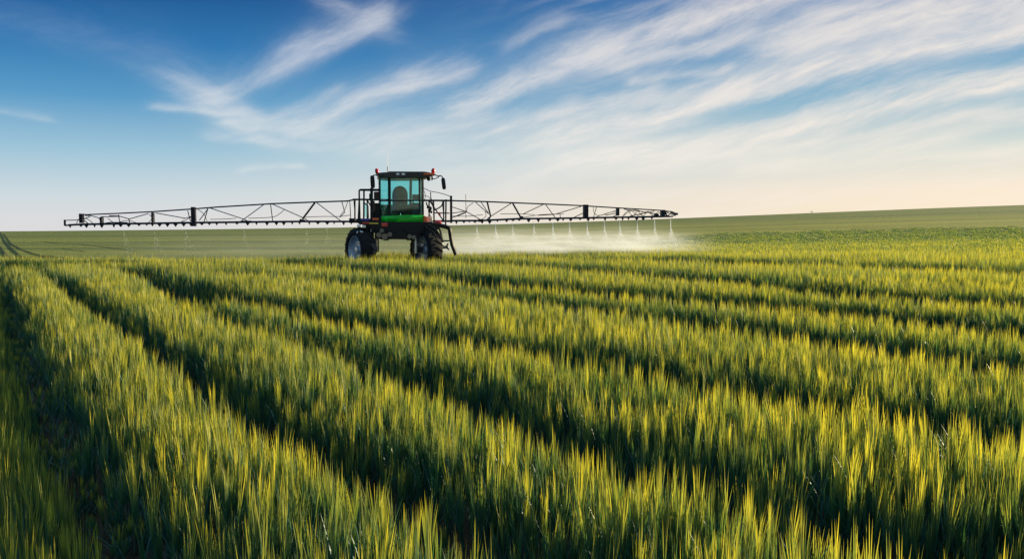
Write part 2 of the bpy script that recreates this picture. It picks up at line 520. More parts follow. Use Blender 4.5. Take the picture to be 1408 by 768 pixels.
# pressed-down wheel tracks
def strip(name, lines, m, lift):
    bm = bmesh.new()
    for q, w in lines:
        prev = None
        for i in range(len(q)):
            a = q[max(0, i - 1)]; b = q[min(len(q) - 1, i + 1)]
            t = np.array(b) - np.array(a)
            L = np.hypot(*t) or 1
            n = np.array([-t[1], t[0]]) / L
            ww = w * (0.75 + 0.5 * random.random())
            if i in (0, len(q) - 1): ww *= 0.3
            ww *= 0.22
            row = []
            for s in (-1, 1):
                p = q[i] + n * ww * s
                row.append(bm.verts.new((p[0], p[1], float(terrain(p[0], p[1])) + lift)))
            if prev:
                bm.faces.new((prev[0], prev[1], row[1], row[0]))
            prev = row
    bmesh.ops.recalc_face_normals(bm, faces=bm.faces)
    me = bpy.data.meshes.new(name); bm.to_mesh(me); bm.free()
    o = bpy.data.objects.new(name, me); me.materials.append(m); COL.objects.link(o)
    return o
tr_m = mat('track_soil', (0.028, 0.040, 0.016), 0.95, var=0.4, scale=0.8, spec=0.1)
trk = strip('wheel_track', TRACK_W, tr_m, 0.03)
tag(trk, 'dark pressed wheel tracks curving through the far green crop', 'wheel tracks', kind='structure')

# ------------------------------------------------------------------ crop clumps
def blade(V, Fc, Mi, p0, dirv, length, width, bend, side, mi, segs=4, tipw=0.08, prof=None):
    """One flat tapering blade that bends over along dirv's horizontal lean."""
    p = Vector(p0); dd = Vector(dirv).normalized()
    out = Vector((dd.x, dd.y, 0))
    if out.length < 1e-3: out = Vector((random.uniform(-1, 1), random.uniform(-1, 1), 0))
    out.normalize()
    s = Vector(side)
    base = len(V)
    for k in range(segs + 1):
        f = k / segs
        w = width * ((1 - f) ** 0.7 * (0.7 + 0.9 * f) if prof is None else prof(f)) + width * tipw * (1 - f)
        if k == segs:
            V.append(tuple(p)); break
        V.append(tuple(p - s * w / 2)); V.append(tuple(p + s * w / 2))
        st = length / segs
        p = p + dd * st
        dd = (dd + out * bend / segs + Vector((0, 0, -bend * bend * 0.12 / segs))).normalized()
    for k in range(segs - 1):
        a = base + 2 * k
        Fc.append((a, a + 1, a + 3, a + 2)); Mi.append(mi)
    a = base + 2 * (segs - 1)
    Fc.append((a, a + 1, a + 2)); Mi.append(mi)

def rdir(lean, ang=None):
    a = random.uniform(0, 2 * math.pi) if ang is None else ang
    return Vector((math.cos(a) * lean, math.sin(a) * lean, 1)).normalized()

def perp(a):
    return Vector((math.cos(a), math.sin(a), 0))

def tuft(V, Fc, Mi, x, y, h, lod):
    """A barley shoot: stem, a comb of long awn-like top leaves, a few broad lower leaves."""
    a0 = random.uniform(0, 2 * math.pi)
    d0 = rdir(random.uniform(0.0, 0.10), a0)
    base = Vector((x, y, -0.03))
    fork = base + d0 * h * random.uniform(0.36, 0.55)
    sa = random.uniform(0, math.pi)
    blade(V, Fc, Mi, base, d0, h * 0.62, 0.007 if lod == 0 else 0.012, 0.0, perp(sa), 1, 2, 0.5, lambda f: 0.8)
    na = random.randint(6, 9) if lod == 0 else 4
    fan = random.uniform(0, math.pi)
    for i in range(na):
        k = (i / (na - 1) - 0.5) * 2
        dd = (d0 + perp(fan) * k * random.uniform(0.03, 0.085) + perp(fan + 1.57) * random.uniform(-0.035, 0.035)).normalized()
        st = fork - d0 * h * random.uniform(0, 0.10) + perp(fan) * k * 0.008
        ln = h * random.uniform(0.40, 0.62) * (1 - 0.12 * abs(k))
        w = random.uniform(0.0055, 0.0085) if lod == 0 else 0.012
        blade(V, Fc, Mi, st, dd, ln, w, random.uniform(-0.05, 0.14), perp(fan + random.uniform(-0.7, 0.7)), 0, 3 if lod == 0 else 2)
    for i in range(3 if lod == 0 else 2):
        a = a0 + random.uniform(0, 6.28)
        dd = rdir(random.uniform(0.12, 0.42), a)
        st = base + d0 * h * random.uniform(0.02, 0.34)
        blade(V, Fc, Mi, st, dd, h * random.uniform(0.38, 0.62), random.uniform(0.007, 0.012) * (1 if lod == 0 else 1.5),
              random.uniform(0.1, 0.8), perp(a + 1.57), 1, 4 if lod == 0 else 2)
    if lod == 0 and random.random() < 0.018:
        blade(V, Fc, Mi, fork, rdir(0.5), h * 0.3, 0.008, 1.6, perp(a0), 2, 4)

def clump(i, n, rad, lod):
    V, Fc, Mi = [], [], []
    for k in range(n):
        r = rad * math.sqrt(random.random()); a = random.uniform(0, 6.283)
        tuft(V, Fc, Mi, r * math.cos(a), r * math.sin(a), 0.66 * random.uniform(0.74, 1.10), lod)
    me = bpy.data.meshes.new('barley_clump')
    me.from_pydata(V, [], Fc)
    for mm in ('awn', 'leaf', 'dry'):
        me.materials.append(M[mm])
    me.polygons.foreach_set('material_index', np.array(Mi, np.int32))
    me.update()
    return bpy.data.objects.new('barley_clump_%02d' % i, me)

src = bpy.data.collections.new('barley_clumps')       # not linked to the scene: only a source for the instances
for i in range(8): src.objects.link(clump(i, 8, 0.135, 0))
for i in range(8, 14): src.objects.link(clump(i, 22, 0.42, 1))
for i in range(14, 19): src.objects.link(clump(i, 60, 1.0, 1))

def scatter(y0, y1, step, margin, seed):
    r = np.random.default_rng(seed)
    ys_ = np.arange(y0, y1, step)
    X, Y = [], []
    for yv in ys_:
        xl = -(704 / F) * (yv + step) - margin; xr = (704 / F) * (yv + step) + margin
        xv = np.arange(xl, xr, step)
        X.append(xv); Y.append(np.full(len(xv), yv))
    X = np.concatenate(X); Y = np.concatenate(Y)
    X = X + r.uniform(-0.5, 0.5, len(X)) * step; Y = Y + r.uniform(-0.5, 0.5, len(Y)) * step
    return X, Y

SPX, SPY, SPTH = (545 - 704) / F * 33.0, 33.0, R(10)
pts, rots, scls, idxs = [], [], [], []
def add_points(X, Y, lo, n, hs, rs, seed, near=True):
    r = np.random.default_rng(seed)
    if near:
        bare, drop, hf = furrow(X, Y)
    else:
        bare, drop, hf = np.zeros(X.shape, bool), np.zeros(X.shape), np.ones(X.shape)
    for q, w in TRACK_W:
        w *= .35
        bare |= seg_dist(X, Y, q) < w * .6 + (0.10 if near else 0.18)
    wheel = np.zeros(X.shape, bool)
    # the sprayer's own wheels
    for wx, wy in ((-1.45, -1.6), (1.3, -1.6), (-1.35, 1.9), (1.35, 1.9)):
        gx = SPX + wx * math.cos(SPTH) - wy * math.sin(SPTH); gy = SPY + wx * math.sin(SPTH) + wy * math.cos(SPTH)
        wheel |= np.hypot(X - gx, Y - gy) < 0.62
    bare |= wheel
    low = r.random(len(X)) < (0.5 if lo == 0 else 0.08)      # thin stunted shoots left in the furrows
    hf = np.where(bare, 0.40, hf)
    k = ~bare | (low & near & ~wheel)
    X, Y, drop, hf = X[k], Y[k], drop[k], hf[k]
    Z = terrain(X, Y) - drop
    n_ = len(X)
    if np.ndim(hs): hs = hs[k]
    hv = hs * (0.91 + 0.18 * vnoise(X, Y, 1.1, 11)) * r.uniform(0.93, 1.07, n_) * hf
    pts.append(np.stack([X, Y, Z], -1))
    rots.append(np.stack([r.normal(0.0, 0.05, n_), r.normal(-0.03, 0.05, n_), r.uniform(0, 6.283, n_)], -1))
    scls.append(np.stack([rs * r.uniform(0.9, 1.15, n_)] * 2 + [hv], -1))
    idxs.append(r.integers(lo, lo + n, n_))
add_points(*scatter(1.6, 9, 0.176, 1.6, 1), 0, 8, 0.98, 1.0, 21)
add_points(*scatter(9, 20, 0.195, 2.0, 2), 0, 8, 0.98, 1.05, 22)
add_points(*scatter(20, 34, 0.34, 2.5, 3), 8, 6, 1.10, 0.8, 23)
fx, fy = scatter(34, 82, 0.42, 5, 4)
far_lim = np.interp(fx, [-6, 2, 8, 20], [38.5, 46, 60, 82])
keep = rng.random(len(fx)) < np.clip((far_lim - fy) / np.interp(fx, [-6, 8, 20], [2.5, 14, 34]), 0, 1)
fx, fy = fx[keep], fy[keep]
add_points(fx, fy, 8, 6, 0.90 - 0.62 * np.clip((fy - 34) / 22, 0, 1), 0.85, 24)
P_ = np.concatenate(pts); R_ = np.concatenate(rots); S_ = np.concatenate(scls); I_ = np.concatenate(idxs).astype(np.int32)
print('crop points', len(P_))
me = bpy.data.meshes.new('barley_crop')
me.vertices.add(len(P_))
me.vertices.foreach_set('co', P_.astype(np.float32).ravel())
for nm, typ, arr in (('rot', 'FLOAT_VECTOR', R_), ('scl', 'FLOAT_VECTOR', S_)):
    at = me.attributes.new(nm, typ, 'POINT'); at.data.foreach_set('vector', arr.astype(np.float32).ravel())
at = me.attributes.new('pick', 'INT', 'POINT'); at.data.foreach_set('value', I_)
crop = bpy.data.objects.new('barley_crop', me)
COL.objects.link(crop)
tag(crop, 'dense green and yellow young barley growing in furrowed rows', 'barley crop', kind='stuff')
ng = bpy.data.node_groups.new('barley_scatter', 'GeometryNodeTree')
ng.interface.new_socket('Geometry', in_out='INPUT', socket_type='NodeSocketGeometry')
ng.interface.new_socket('Geometry', in_out='OUTPUT', socket_type='NodeSocketGeometry')
gi = ng.nodes.new('NodeGroupInput'); go = ng.nodes.new('NodeGroupOutput')
ci = ng.nodes.new('GeometryNodeCollectionInfo')
ci.inputs['Collection'].default_value = src
ci.inputs['Separate Children'].default_value = True
ci.inputs['Reset Children'].default_value = True
ip = ng.nodes.new('GeometryNodeInstanceOnPoints')
ip.inputs['Pick Instance'].default_value = True
def named(nm, typ):
    n = ng.nodes.new('GeometryNodeInputNamedAttribute'); n.data_type = typ; n.inputs[0].default_value = nm
    return n.outputs['Attribute']
ng.links.new(gi.outputs[0], ip.inputs['Points'])
ng.links.new(ci.outputs[0], ip.inputs['Instance'])
ng.links.new(named('pick', 'INT'), ip.inputs['Instance Index'])
e2r = ng.nodes.new('FunctionNodeEulerToRotation')
ng.links.new(named('rot', 'FLOAT_VECTOR'), e2r.inputs[0])
ng.links.new(e2r.outputs[0], ip.inputs['Rotation'])
ng.links.new(named('scl', 'FLOAT_VECTOR'), ip.inputs['Scale'])
ng.links.new(ip.outputs[0], go.inputs[0])
md = crop.modifiers.new('scatter', 'NODES'); md.node_group = ng

# ------------------------------------------------------------------ mesh helpers
class MB:
    def __init__(s): s.bm = bmesh.new()

    def box(s, lo, hi, bevel=0.0, rot=None):
        lo, hi = Vector(lo), Vector(hi)
        c = (lo + hi) / 2; dsz = hi - lo
        mt = Matrix.Translation(c)
        if rot is not None: mt = mt @ rot.to_4x4()
        mt = mt @ Matrix.Diagonal((abs(dsz.x), abs(dsz.y), abs(dsz.z), 1))
        r = bmesh.ops.create_cube(s.bm, size=1, matrix=mt)
        if bevel:
            es = {e for v in r['verts'] for e in v.link_edges}
            bmesh.ops.bevel(s.bm, geom=list(es), offset=bevel, segments=2, affect='EDGES', profile=0.6)
        return s

    def tube(s, pts, r, n=6, cap=True):
        pts = [Vector(p) for p in pts]
        rr = r if isinstance(r, (list, tuple)) else [r] * len(pts)
        rings = []
        up = None
        for i, p in enumerate(pts):
            a = pts[max(0, i - 1)]; b = pts[min(len(pts) - 1, i + 1)]
            t = (b - a).normalized()
            if up is None:
                up = t.orthogonal().normalized()
            up = (up - t * up.dot(t))
            up = up.normalized() if up.length > 1e-6 else t.orthogonal().normalized()
            sd = t.cross(up)
            rings.append([s.bm.verts.new(p + (up * math.cos(k / n * 2 * math.pi + .5) + sd * math.sin(k / n * 2 * math.pi + .5)) * rr[i]) for k in range(n)])
        for a, b in zip(rings[:-1], rings[1:]):
            for k in range(n):
                s.bm.faces.new((a[k], a[(k + 1) % n], b[(k + 1) % n], b[k]))
        if cap:
            s.bm.faces.new(rings[0][::-1]); s.bm.faces.new(rings[-1])
        return s

    def lathe(s, prof, axis='X', n=32, center=(0, 0, 0)):
        c = Vector(center); rings = []
        for (a, r) in prof:
            ring = []
            for k in range(n):
                th = k / n * 2 * math.pi
                if axis == 'X': p = Vector((a, r * math.cos(th), r * math.sin(th)))
                else: p = Vector((r * math.cos(th), r * math.sin(th), a))
                ring.append(s.bm.verts.new(c + p))
            rings.append(ring)
        for a, b in zip(rings[:-1], rings[1:]):
            for k in range(n):
                s.bm.faces.new((a[k], a[(k + 1) % n], b[(k + 1) % n], b[k]))
        return s

    def prism(s, poly, lo, hi, axis='Z'):
        """Extrude a polygon of (a, b) points along an axis."""
        def pt(a, b, c):
            return (a, b, c) if axis == 'Z' else (a, c, b)
        v0 = [s.bm.verts.new(pt(a, b, lo)) for a, b in poly]
        v1 = [s.bm.verts.new(pt(a, b, hi)) for a, b in poly]
        n = len(poly)
        s.bm.faces.new(v0[::-1]); s.bm.faces.new(v1)
        for k in range(n):
            s.bm.faces.new((v0[k], v0[(k + 1) % n], v1[(k + 1) % n], v1[k]))
        return s

    def build(s, name, m, parent=None, smooth=False, bevel=0.0):
        bmesh.ops.recalc_face_normals(s.bm, faces=s.bm.faces)
        if bevel:
            es = [e for e in s.bm.edges if len(e.link_faces) == 2 and e.calc_face_angle(0) > 0.6]
            bmesh.ops.bevel(s.bm, geom=es, offset=bevel, segments=2, affect='EDGES', profile=0.6)
        me = bpy.data.meshes.new(name); s.bm.to_mesh(me); s.bm.free()
        o = bpy.data.objects.new(name, me)
        for mm in (m if isinstance(m, list) else [m]): me.materials.append(mm)
        if smooth:
            me.polygons.foreach_set('use_smooth', np.ones(len(me.polygons), bool))
            if hasattr(me, 'set_sharp_from_angle'): me.set_sharp_from_angle(angle=R(40))
        if parent is not None: o.parent = parent
        COL.objects.link(o)
        return o

def bez(pts, n=8):
    """Catmull-Rom through points."""
    pts = [Vector(p) for p in pts]
    P2 = [pts[0] * 2 - pts[1]] + pts + [pts[-1] * 2 - pts[-2]]
    out = []
    for i in range(1, len(P2) - 2):
        for k in range(n):
            t = k / n
            a, b, c, e = P2[i - 1], P2[i], P2[i + 1], P2[i + 2]
            out.append(0.5 * ((2 * b) + (c - a) * t + (2 * a - 5 * b + 4 * c - e) * t * t + (3 * b - a - 3 * c + e) * t ** 3))
    out.append(pts[-1])
    return out

# ------------------------------------------------------------------ the sprayer
root = bpy.data.objects.new('crop_sprayer', None)
COL.objects.link(root)
root.location = (SPX, SPY, float(terrain(SPX, SPY)))
root.rotation_euler = (0, 0, SPTH)
tag(root, 'green and black high clearance crop sprayer with long folding boom spread over the barley', 'crop sprayer')
ct, st_ = math.cos(SPTH), math.sin(SPTH)
OZ = root.location.z
def L(px, py, yl):
    """Local point of the machine seen at a photo pixel, on the plane local y = yl."""
    dd = pix_dir(px, py)
    ox, oy = -SPX, -SPY
    lx = ox * ct + oy * st_; ly = -ox * st_ + oy * ct
    ddx = dd.x * ct + dd.y * st_; ddy = -dd.x * st_ + dd.y * ct
    t = (yl - ly) / ddy
    return Vector((lx + ddx * t, yl, CAMZ - OZ + dd.z * t))
def T_(pts, yl): return [L(px, py, yl) for px, py in pts]

# wheels -------------------------------------------------------------
WR, WW = 0.86, 0.60
def make_wheel(loc, rz, width):
    w = bpy.data.objects.new('wheel', None); COL.objects.link(w)
    w.parent = root; w.location = loc; w.rotation_euler = (0, 0, rz)
    h = width / 2
    b = MB()
    prof = [(-h * .80, .56), (-h * .96, .60), (-h, .68), (-h * .96, .77), (-h * .82, WR - .035), (-h * .4, WR - .015), (0, WR - .01), (h * .4, WR - .015), (h * .82, WR - .035), (h * .96, .77), (h, .68), (h * .96, .60), (h * .80, .56)]
    b.lathe(prof, 'X', 48)
    n = 20
    for k in range(n):                               # chevron lugs
        for sgn in (-1, 1):
            th = (k + (0.5 if sgn > 0 else 0)) / n * 2 * math.pi
            pts_ = []
            for i in range(5):
                f = i / 4
                x = sgn * h * (0.02 + 0.95 * f)
                t2 = th + 0.26 * f
                rr = WR + 0.012 - 0.055 * f ** 3
                pts_.append((x, rr * math.cos(t2), rr * math.sin(t2)))
            b.tube(pts_, 0.018, 4)
    b.build('tyre', M['rubber'], w, smooth=True)
    b = MB()
    b.lathe([(-h * .80, .575), (-h * .86, .55), (-h * .70, .52), (-h * .35, .47), (-h * .22, .36), (-h * .26, .20), (-h * .42, .17), (-h * .42, .001)], 'X', 40)
    b.lathe([(h * .80, .575), (h * .86, .55), (h * .70, .52), (h * .2, .47), (-h * .1, .36), (-h * .1, .16), (h * .25, .15), (h * .25, .001)], 'X', 40)
    b.build('rim', M['rim'], w, smooth=True)
    b = MB(); b.lathe([(-h * .30, .001), (-h * .30, .34), (-h * .25, .34), (-h * .25, .001)], 'X', 28)
    b.lathe([(-h * .27, .15), (-h * .62, .12), (-h * .66, .001)], 'X', 20)
    for k in range(10):
        th = k / 10 * 2 * math.pi
        q_ = Vector((0, .27 * math.cos(th), .27 * math.sin(th)))
        b.tube([q_ + Vector((-h * .26, 0, 0)), q_ + Vector((-h * .30 - .05, 0, 0))], .022, 6)
    b.build('hub', M['steel'], w, smooth=True)
    return w
fl = L(495.5, 342, -1.6); fr = L(586, 342, -1.6)
make_wheel((fl.x, -1.6, WR - .02), R(27), WW)
make_wheel((fr.x, -1.6, WR - .02), R(27), WW)
make_wheel((-1.22, 1.9, WR - .02), 0, 0.5)
make_wheel((1.22, 1.9, WR - .02), math.pi, 0.5)

# wheel legs and motors ----------------------------------------------
for wx, wy in ((fl.x, -1.6), (fr.x, -1.6), (-1.22, 1.9), (1.22, 1.9)):
    s_ = 1 if wx > 0 else -1
    b = MB()
    ix = wx - s_ * 0.44
    b.box((ix - .09, wy - .13, .62), (ix + .09, wy + .13, 1.75), .03)
    b.box((min(ix, wx - s_ * .1), wy - .11, .72), (max(ix, wx - s_ * .1), wy + .11, .96), .03)
    b.box((ix - .17, wy - .2, 1.62), (ix + .17, wy + .2, 1.84), .03)
    leg = b.build('wheel_leg', M['black'], root)
    b = MB()
    fx = ix - s_ * -0.02
    b.tube([(fx, wy - .19, .7), (fx, wy - .19, 1.2)], .055, 10)
    b.tube([(fx, wy - .19, 1.2), (fx, wy - .19, 1.66)], .03, 10)
    b.build('suspension_cylinder', M['steel'], leg, smooth=True)
# silver hydraulic strut in front of the image-left wheel, with hoses
b = MB()
b.tube(T_([(495, 317), (499.5, 330), (500, 353)], -2.02), .045, 8)
for py in (319, 324, 330, 336): 
    p = L(497 if py < 325 else 499, py, -2.05); b.box(p - Vector((.06, .03, .035)), p + Vector((.06, .03, .035)), .012)
b.build('steering_cylinder', M['steel'], root, smooth=True)
b = MB()
b.tube(bez(T_([(503, 313), (507, 322), (503, 332), (504, 352)], -2.04)), .025, 6)
b.tube(bez(T_([(510, 312), (513, 320), (509, 330), (506, 345)], -1.95)), .022, 6)
b.build('hydraulic_hose', M['black'], root, smooth=True)
# wheel motor carrier seen low between the front wheel and the leg
b = MB()
p = L(511, 341.5, -2.0)
b.lathe([(-.10, .001), (-.10, .20), (-.02, .27), (.12, .27), (.14, .001)], 'X', 20, p)
b.build('wheel_motor', M['black'], root, smooth=True)
b = MB()
for k in range(6):
    th = k * math.pi / 3
    q_ = p + Vector((.0 + .16 * math.cos(th), -.28, .14 * math.sin(th)))
    b.tube([q_, q_ + Vector((0, -.05, 0))], .03, 6)
b.tube([p + Vector((0, -.2, 0)), p + Vector((0, -.30, 0))], .22, 14)
b.build('motor_flange', M['grey'], root)

# mudguard stays: thin curved bars hugging the image-right wheel
b = MB()
for off, r in ((-.20, .035), (.05, .03), (.26, .04)):
    arc = []
    for k in range(9):
        th = R(38 + k * 9)
        arc.append((fr.x + off + .45 * math.cos(th) * .55, -1.75 - .12 * k / 8, WR + (WR + .07) * math.sin(th) - .02))
    b.tube(arc[::-1], r, 6)
for a_ in ([(589, 309), (597, 314), (604, 322), (608.5, 331)], [(585, 312), (595, 319), (601, 330)], [(577, 331), (582, 334), (584, 338)]):
    b.tube(bez(T_(a_, -2.45)), .03, 6)
b.tube([L(589, 309, -2.45), L(589, 308, -1.6)], .03, 6); b.tube([L(585, 312, -2.45), L(585, 310, -1.6)], .03, 6)
b.build('mudguard', M['black'], root, smooth=True)

# chassis ------------------------------------------------------------
b = MB()
b.box((-.55, -2.0, 1.22), (-.35, 3.1, 1.62), .02)
b.box((.35, -2.0, 1.22), (.55, 3.1, 1.62), .02)
for y in (-1.6, 1.9):
    b.box((-1.25, y - .16, 1.52), (1.25, y + .16, 1.86), .02)
for y in (-2.0, -.4, .8, 3.0):
    b.box((-.35, y - .07, 1.26), (.35, y + .07, 1.55), .02)
ch = b.build('chassis_frame', M['black'], root)
# belly housings
b = MB()
yl = -1.95
poly = [(491, 304), (493, 308), (506, 311), (514, 317), (517, 327), (525, 329.5), (533, 327), (541, 329), (546, 324), (552, 322.5), (557, 321.5), (560, 325), (566, 328), (574, 327), (579, 321), (588, 319.5), (599, 317), (605, 313), (606.5, 309), (600, 306.5), (590, 305)]
P2 = [(v.x, v.z) for v in T_(poly, yl)]
b.prism(P2, yl, -1.2, 'Y')
b.build('belly_housing', M['black'], root, bevel=.02)
b = MB()
for px, py, r in ((521, 323, .10), (529, 325, .12), (536, 322, .09), (563, 325, .09), (569, 326, .08), (525, 317, .08)):
    p = L(px, py, -2.0)
    b = MB(); b.tube([p + Vector((0, .05, 0)), p + Vector((0, -.10, 0))], r, 12)
    b.tube([p + Vector((r * .4, -.09, 0)), p + Vector((r * .4, -.13, 0))], r * .3, 8)
    b.build('hydraulic_valve', M['valve'], root, smooth=True)
b = MB()
for a in ([(515, 312), (523, 320), (534, 317), (545, 321)], [(516, 318), (526, 327), (538, 324), (548, 318)], [(555, 314), (563, 322), (575, 320), (586, 313)]):
    b = MB(); b.tube(bez(T_(a, -2.06)), .02, 6)
    b.build('hydraulic_hose', M['black'], root, smooth=True)

# cab ------------------------------------------------------------------
zb, zt = L(550, 297.5, -1.4).z, L(550, 243, -1.4).z
xl, xr = L(522.5, 270, -1.0).x, L(581, 270, -1.3).x
xp = L(535.5, 270, -1.5).x
plan = [(xl, -.95), (xp, -1.5), (xr - .14, -1.5), (xr, -1.3), (xr, .55), (xl, .55)]
def flare(p, k):       # cab widens slightly upwards
    return (p[0] * (1 + .02 * k), p[1] - .05 * k)
cabc = (xl + xr) / 2
b = MB()
b.prism([(cabc + (x - cabc) * 1.0, y) for x, y in plan], zb - .12, zb, 'Z')
# pillars
for (x, y), r in zip(plan, (.035, .06, .03, .055, .05, .05)):
    b.tube([(x, y, zb), (x, y - .03, zt)], r, 6)
cabf = b.build('cab', M['black'], root)
def pane(name, a, b_, z0, z1, inset=.03, m='glass'):
    q = MB()
    a = Vector((a[0], a[1], 0)); b2 = Vector((b_[0], b_[1], 0))
    t = (b2 - a).normalized(); n_ = Vector((-t.y, t.x, 0)) * .006
    a = a + t * inset; b2 = b2 - t * inset
    N = 6
    prev = None
    for i in range(N + 1):
        f = i / N
        p = a.lerp(b2, f)
        bow = Vector((t.y, -t.x, 0)) * (.05 * (1 - (2 * f - 1) ** 2))
        p = p + bow
        row = [q.bm.verts.new(p + n_ * s1 + Vector((0, -.03 * (z == z1), z))) for s1 in (-1, 1) for z in (z0, z1)]
        if prev:
            q.bm.faces.new((prev[0], row[0], row[1], prev[1])); q.bm.faces.new((prev[2], prev[3], row[3], row[2]))
        prev = row
    return q.build(name, M[m], cabf, smooth=True)
pane('side_window', plan[0], plan[1], zb, zt)
pane('windshield', plan[1], plan[2], zb, zt)
pane('quarter_window', plan[2], plan[3], zb, zt, .01)
pane('side_window', plan[3], plan[4], zb, zt)
pane('side_window', plan[5], plan[0], zb, zt)
zr = zb + (zt - zb) * .32
pane('rear_window', plan[4], plan[5], zr, zt)
b = MB()
b.box((xl + .03, .50, zb), (xr - .03, .60, zr), .01)
b.build('rear_panel', M['dkgreen'], cabf)
b = MB()
xq = L(566, 260, -1.45).x
b.tube([(xq, -.2, zb), (xq + .02, -.45, zt)], .055, 6)     # inner pillar beside the driver
b.build('inner_pillar', M['black'], cabf)
# seat
b = MB()
sx = L(550, 270, -.35)
sw = (L(560.5, 270, -.35).x - L(539, 270, -.35).x) / 2
top = L(550, 255.5, -.35).z
out = []
for k in range(13):
    th = math.pi * k / 12
    out.append((sx.x + sw * math.cos(th), top - .42 + .42 * math.sin(th) ** .8))
out = [(sx.x + sw * .92, zb + .25)] + out + [(sx.x - sw * .92, zb + .25)]
b.prism(out, -.40, -.22, 'Y')
b.box((sx.x - sw, -.95, zb + .16), (sx.x + sw, -.25, zb + .36), .05)
b.box((sx.x - sw * .5, -.8, zb), (sx.x + sw * .5, -.35, zb + .16))
b.box((sx.x + sw + .02, -.95, zb + .42), (sx.x + sw + .14, -.35, zb + .52), .03)
b.build('seat', M['seat'], cabf, bevel=.025, smooth=True)
b = MB()
b.tube([(sx.x - .05, -1.28, zb), (sx.x - .05, -1.12, zb + .48)], .05, 8)
ring = [(sx.x - .05 + .2 * math.cos(t), -1.10 + .08 * math.sin(t), zb + .50 + .17 * math.sin(t)) for t in [k / 16 * 2 * math.pi for k in range(17)]]
b.tube(ring, .018, 6)
b.build('steering_wheel', M['black'], cabf, smooth=True)
b = MB()
b.box((xr - .42, -1.1, zb), (xr - .12, .1, zb + .55), .05)
b.box((xr - .40, -1.15, zb + .62), (xr - .14, -1.08, zb + .88), .02)
b.build('console', M['grey'], cabf)
# roof
b = MB()
yl = -1.75
poly = [(519, 241.5), (520, 237.5), (533, 236.5), (534.5, 235.5), (583, 235.8), (590, 236.8), (596.5, 239), (594, 241.5), (584, 244.5), (536, 244.8), (522, 243.6)]
P2 = [(v.x, v.z) for v in T_(poly, yl)]
b.prism(P2, yl, .7, 'Y')
roof = b.build('roof', M['roof'], cabf, bevel=.02)
b = MB()
for px, w in ((547, 2.2), (554.5, 2.4)):
    p0, p1 = L(px - w, 238, -1.78), L(px + w, 240.8, -1.78)
    b = MB(); b.box((p0.x, -1.80, p1.z), (p1.x, -1.74, p0.z), .02)
    b.build('work_light', M['lens_w'], roof)
for px in (527, 577):
    p0, p1 = L(px - 2.2, 238.6, -1.78), L(px + 2.2, 241, -1.78)
    b = MB(); b.box((p0.x, -1.80, p1.z), (p1.x, -1.74, p0.z), .02)
    b.build('work_light', M['grey'], roof)
b = MB()
p0, p1 = L(582, 237.5, -1.76), L(596, 240.5, -1.76)
b.box((p0.x, -1.775, p1.z), (p1.x, .6, p0.z - .01), .015)
b.build('roof_edge', M['orange'], roof)  # orange paints low sunlight onto this end of the roof
# beacons
for px, py, tilt in ((518.5, 236.2, -.25), (595.5, 236.0, .1)):
    p = L(px, py, -1.2)
    b = MB()
    b.lathe([(-.09, .001), (-.09, .055), (-.03, .075), (.06, .075), (.12, .05), (.145, .001)], 'Z', 16)
    bc = b.build('beacon', M['lens_r'], roof, smooth=True); bc.location = p; bc.rotation_euler = (0, tilt, 0)
    b = MB(); b.lathe([(-.16, .001), (-.16, .07), (-.10, .08), (-.095, .001)], 'Z', 16)
    b.build('beacon_base', M['black'], bc, smooth=True)
# antenna
b = MB()
b.tube(T_([(533.2, 236), (533.2, 229)], -.6), .022, 6); b.tube(T_([(533.2, 229), (532.8, 212)], -.6), .007, 5)
b.build('antenna', M['beige'], roof)
# mirrors
def mirror(arm, c, w, h, tilt):
    b = MB(); b.tube(bez(T_(arm, -1.55)), .022, 6)
    a_ = b.build('mirror_arm', M['black'], root, smooth=True)
    p0 = L(c[0], c[1], -1.6)
    b = MB()
    out = []
    W2, H2 = w / 2, h / 2
    for k in range(20):
        th = k / 20 * 2 * math.pi
        out.append((W2 * math.copysign(abs(math.cos(th)) ** .55, math.cos(th)), H2 * math.copysign(abs(math.sin(th)) ** .4, math.sin(th))))
    b.prism(out, -.05, .05, 'Y')
    m_ = b.build('mirror_housing', M['black'], a_, bevel=.012, smooth=True); m_.location = p0; m_.rotation_euler = (0, tilt, 0)
    b = MB(); b.prism([(x * .86, z * .9) for x, z in out], .051, .056, 'Y')
    g_ = b.build('mirror_glass', M['mirror'], a_); g_.location = p0; g_.rotation_euler = (0, tilt, 0)
mirror([(519, 240.5), (514, 241), (512, 244)], (512.3, 250), .17, .50, -.05)
mirror([(596, 239), (602, 242), (606, 241.5), (609.5, 245)], (610, 252.5), .15, .46, -.12)
b = MB(); b.tube(bez(T_([(594, 243), (596, 246), (601, 244.5), (604.5, 242)], -1.5)), .018, 6)
b.tube(T_([(594, 240), (594, 248)], -1.5), .03, 6)
b.build('mirror_brace', M['black'], root, smooth=True)
p = L(589.5, 246, -1.4)
b = MB(); b.lathe([(-.08, .001), (-.07, .06), (.04, .085), (.07, .085), (.07, .001)], 'Z', 14); b.tube([(0, 0, .06), (0, .05, .2)], .02, 6)
o = b.build('flood_lamp', M['black'], root, smooth=True); o.location = p

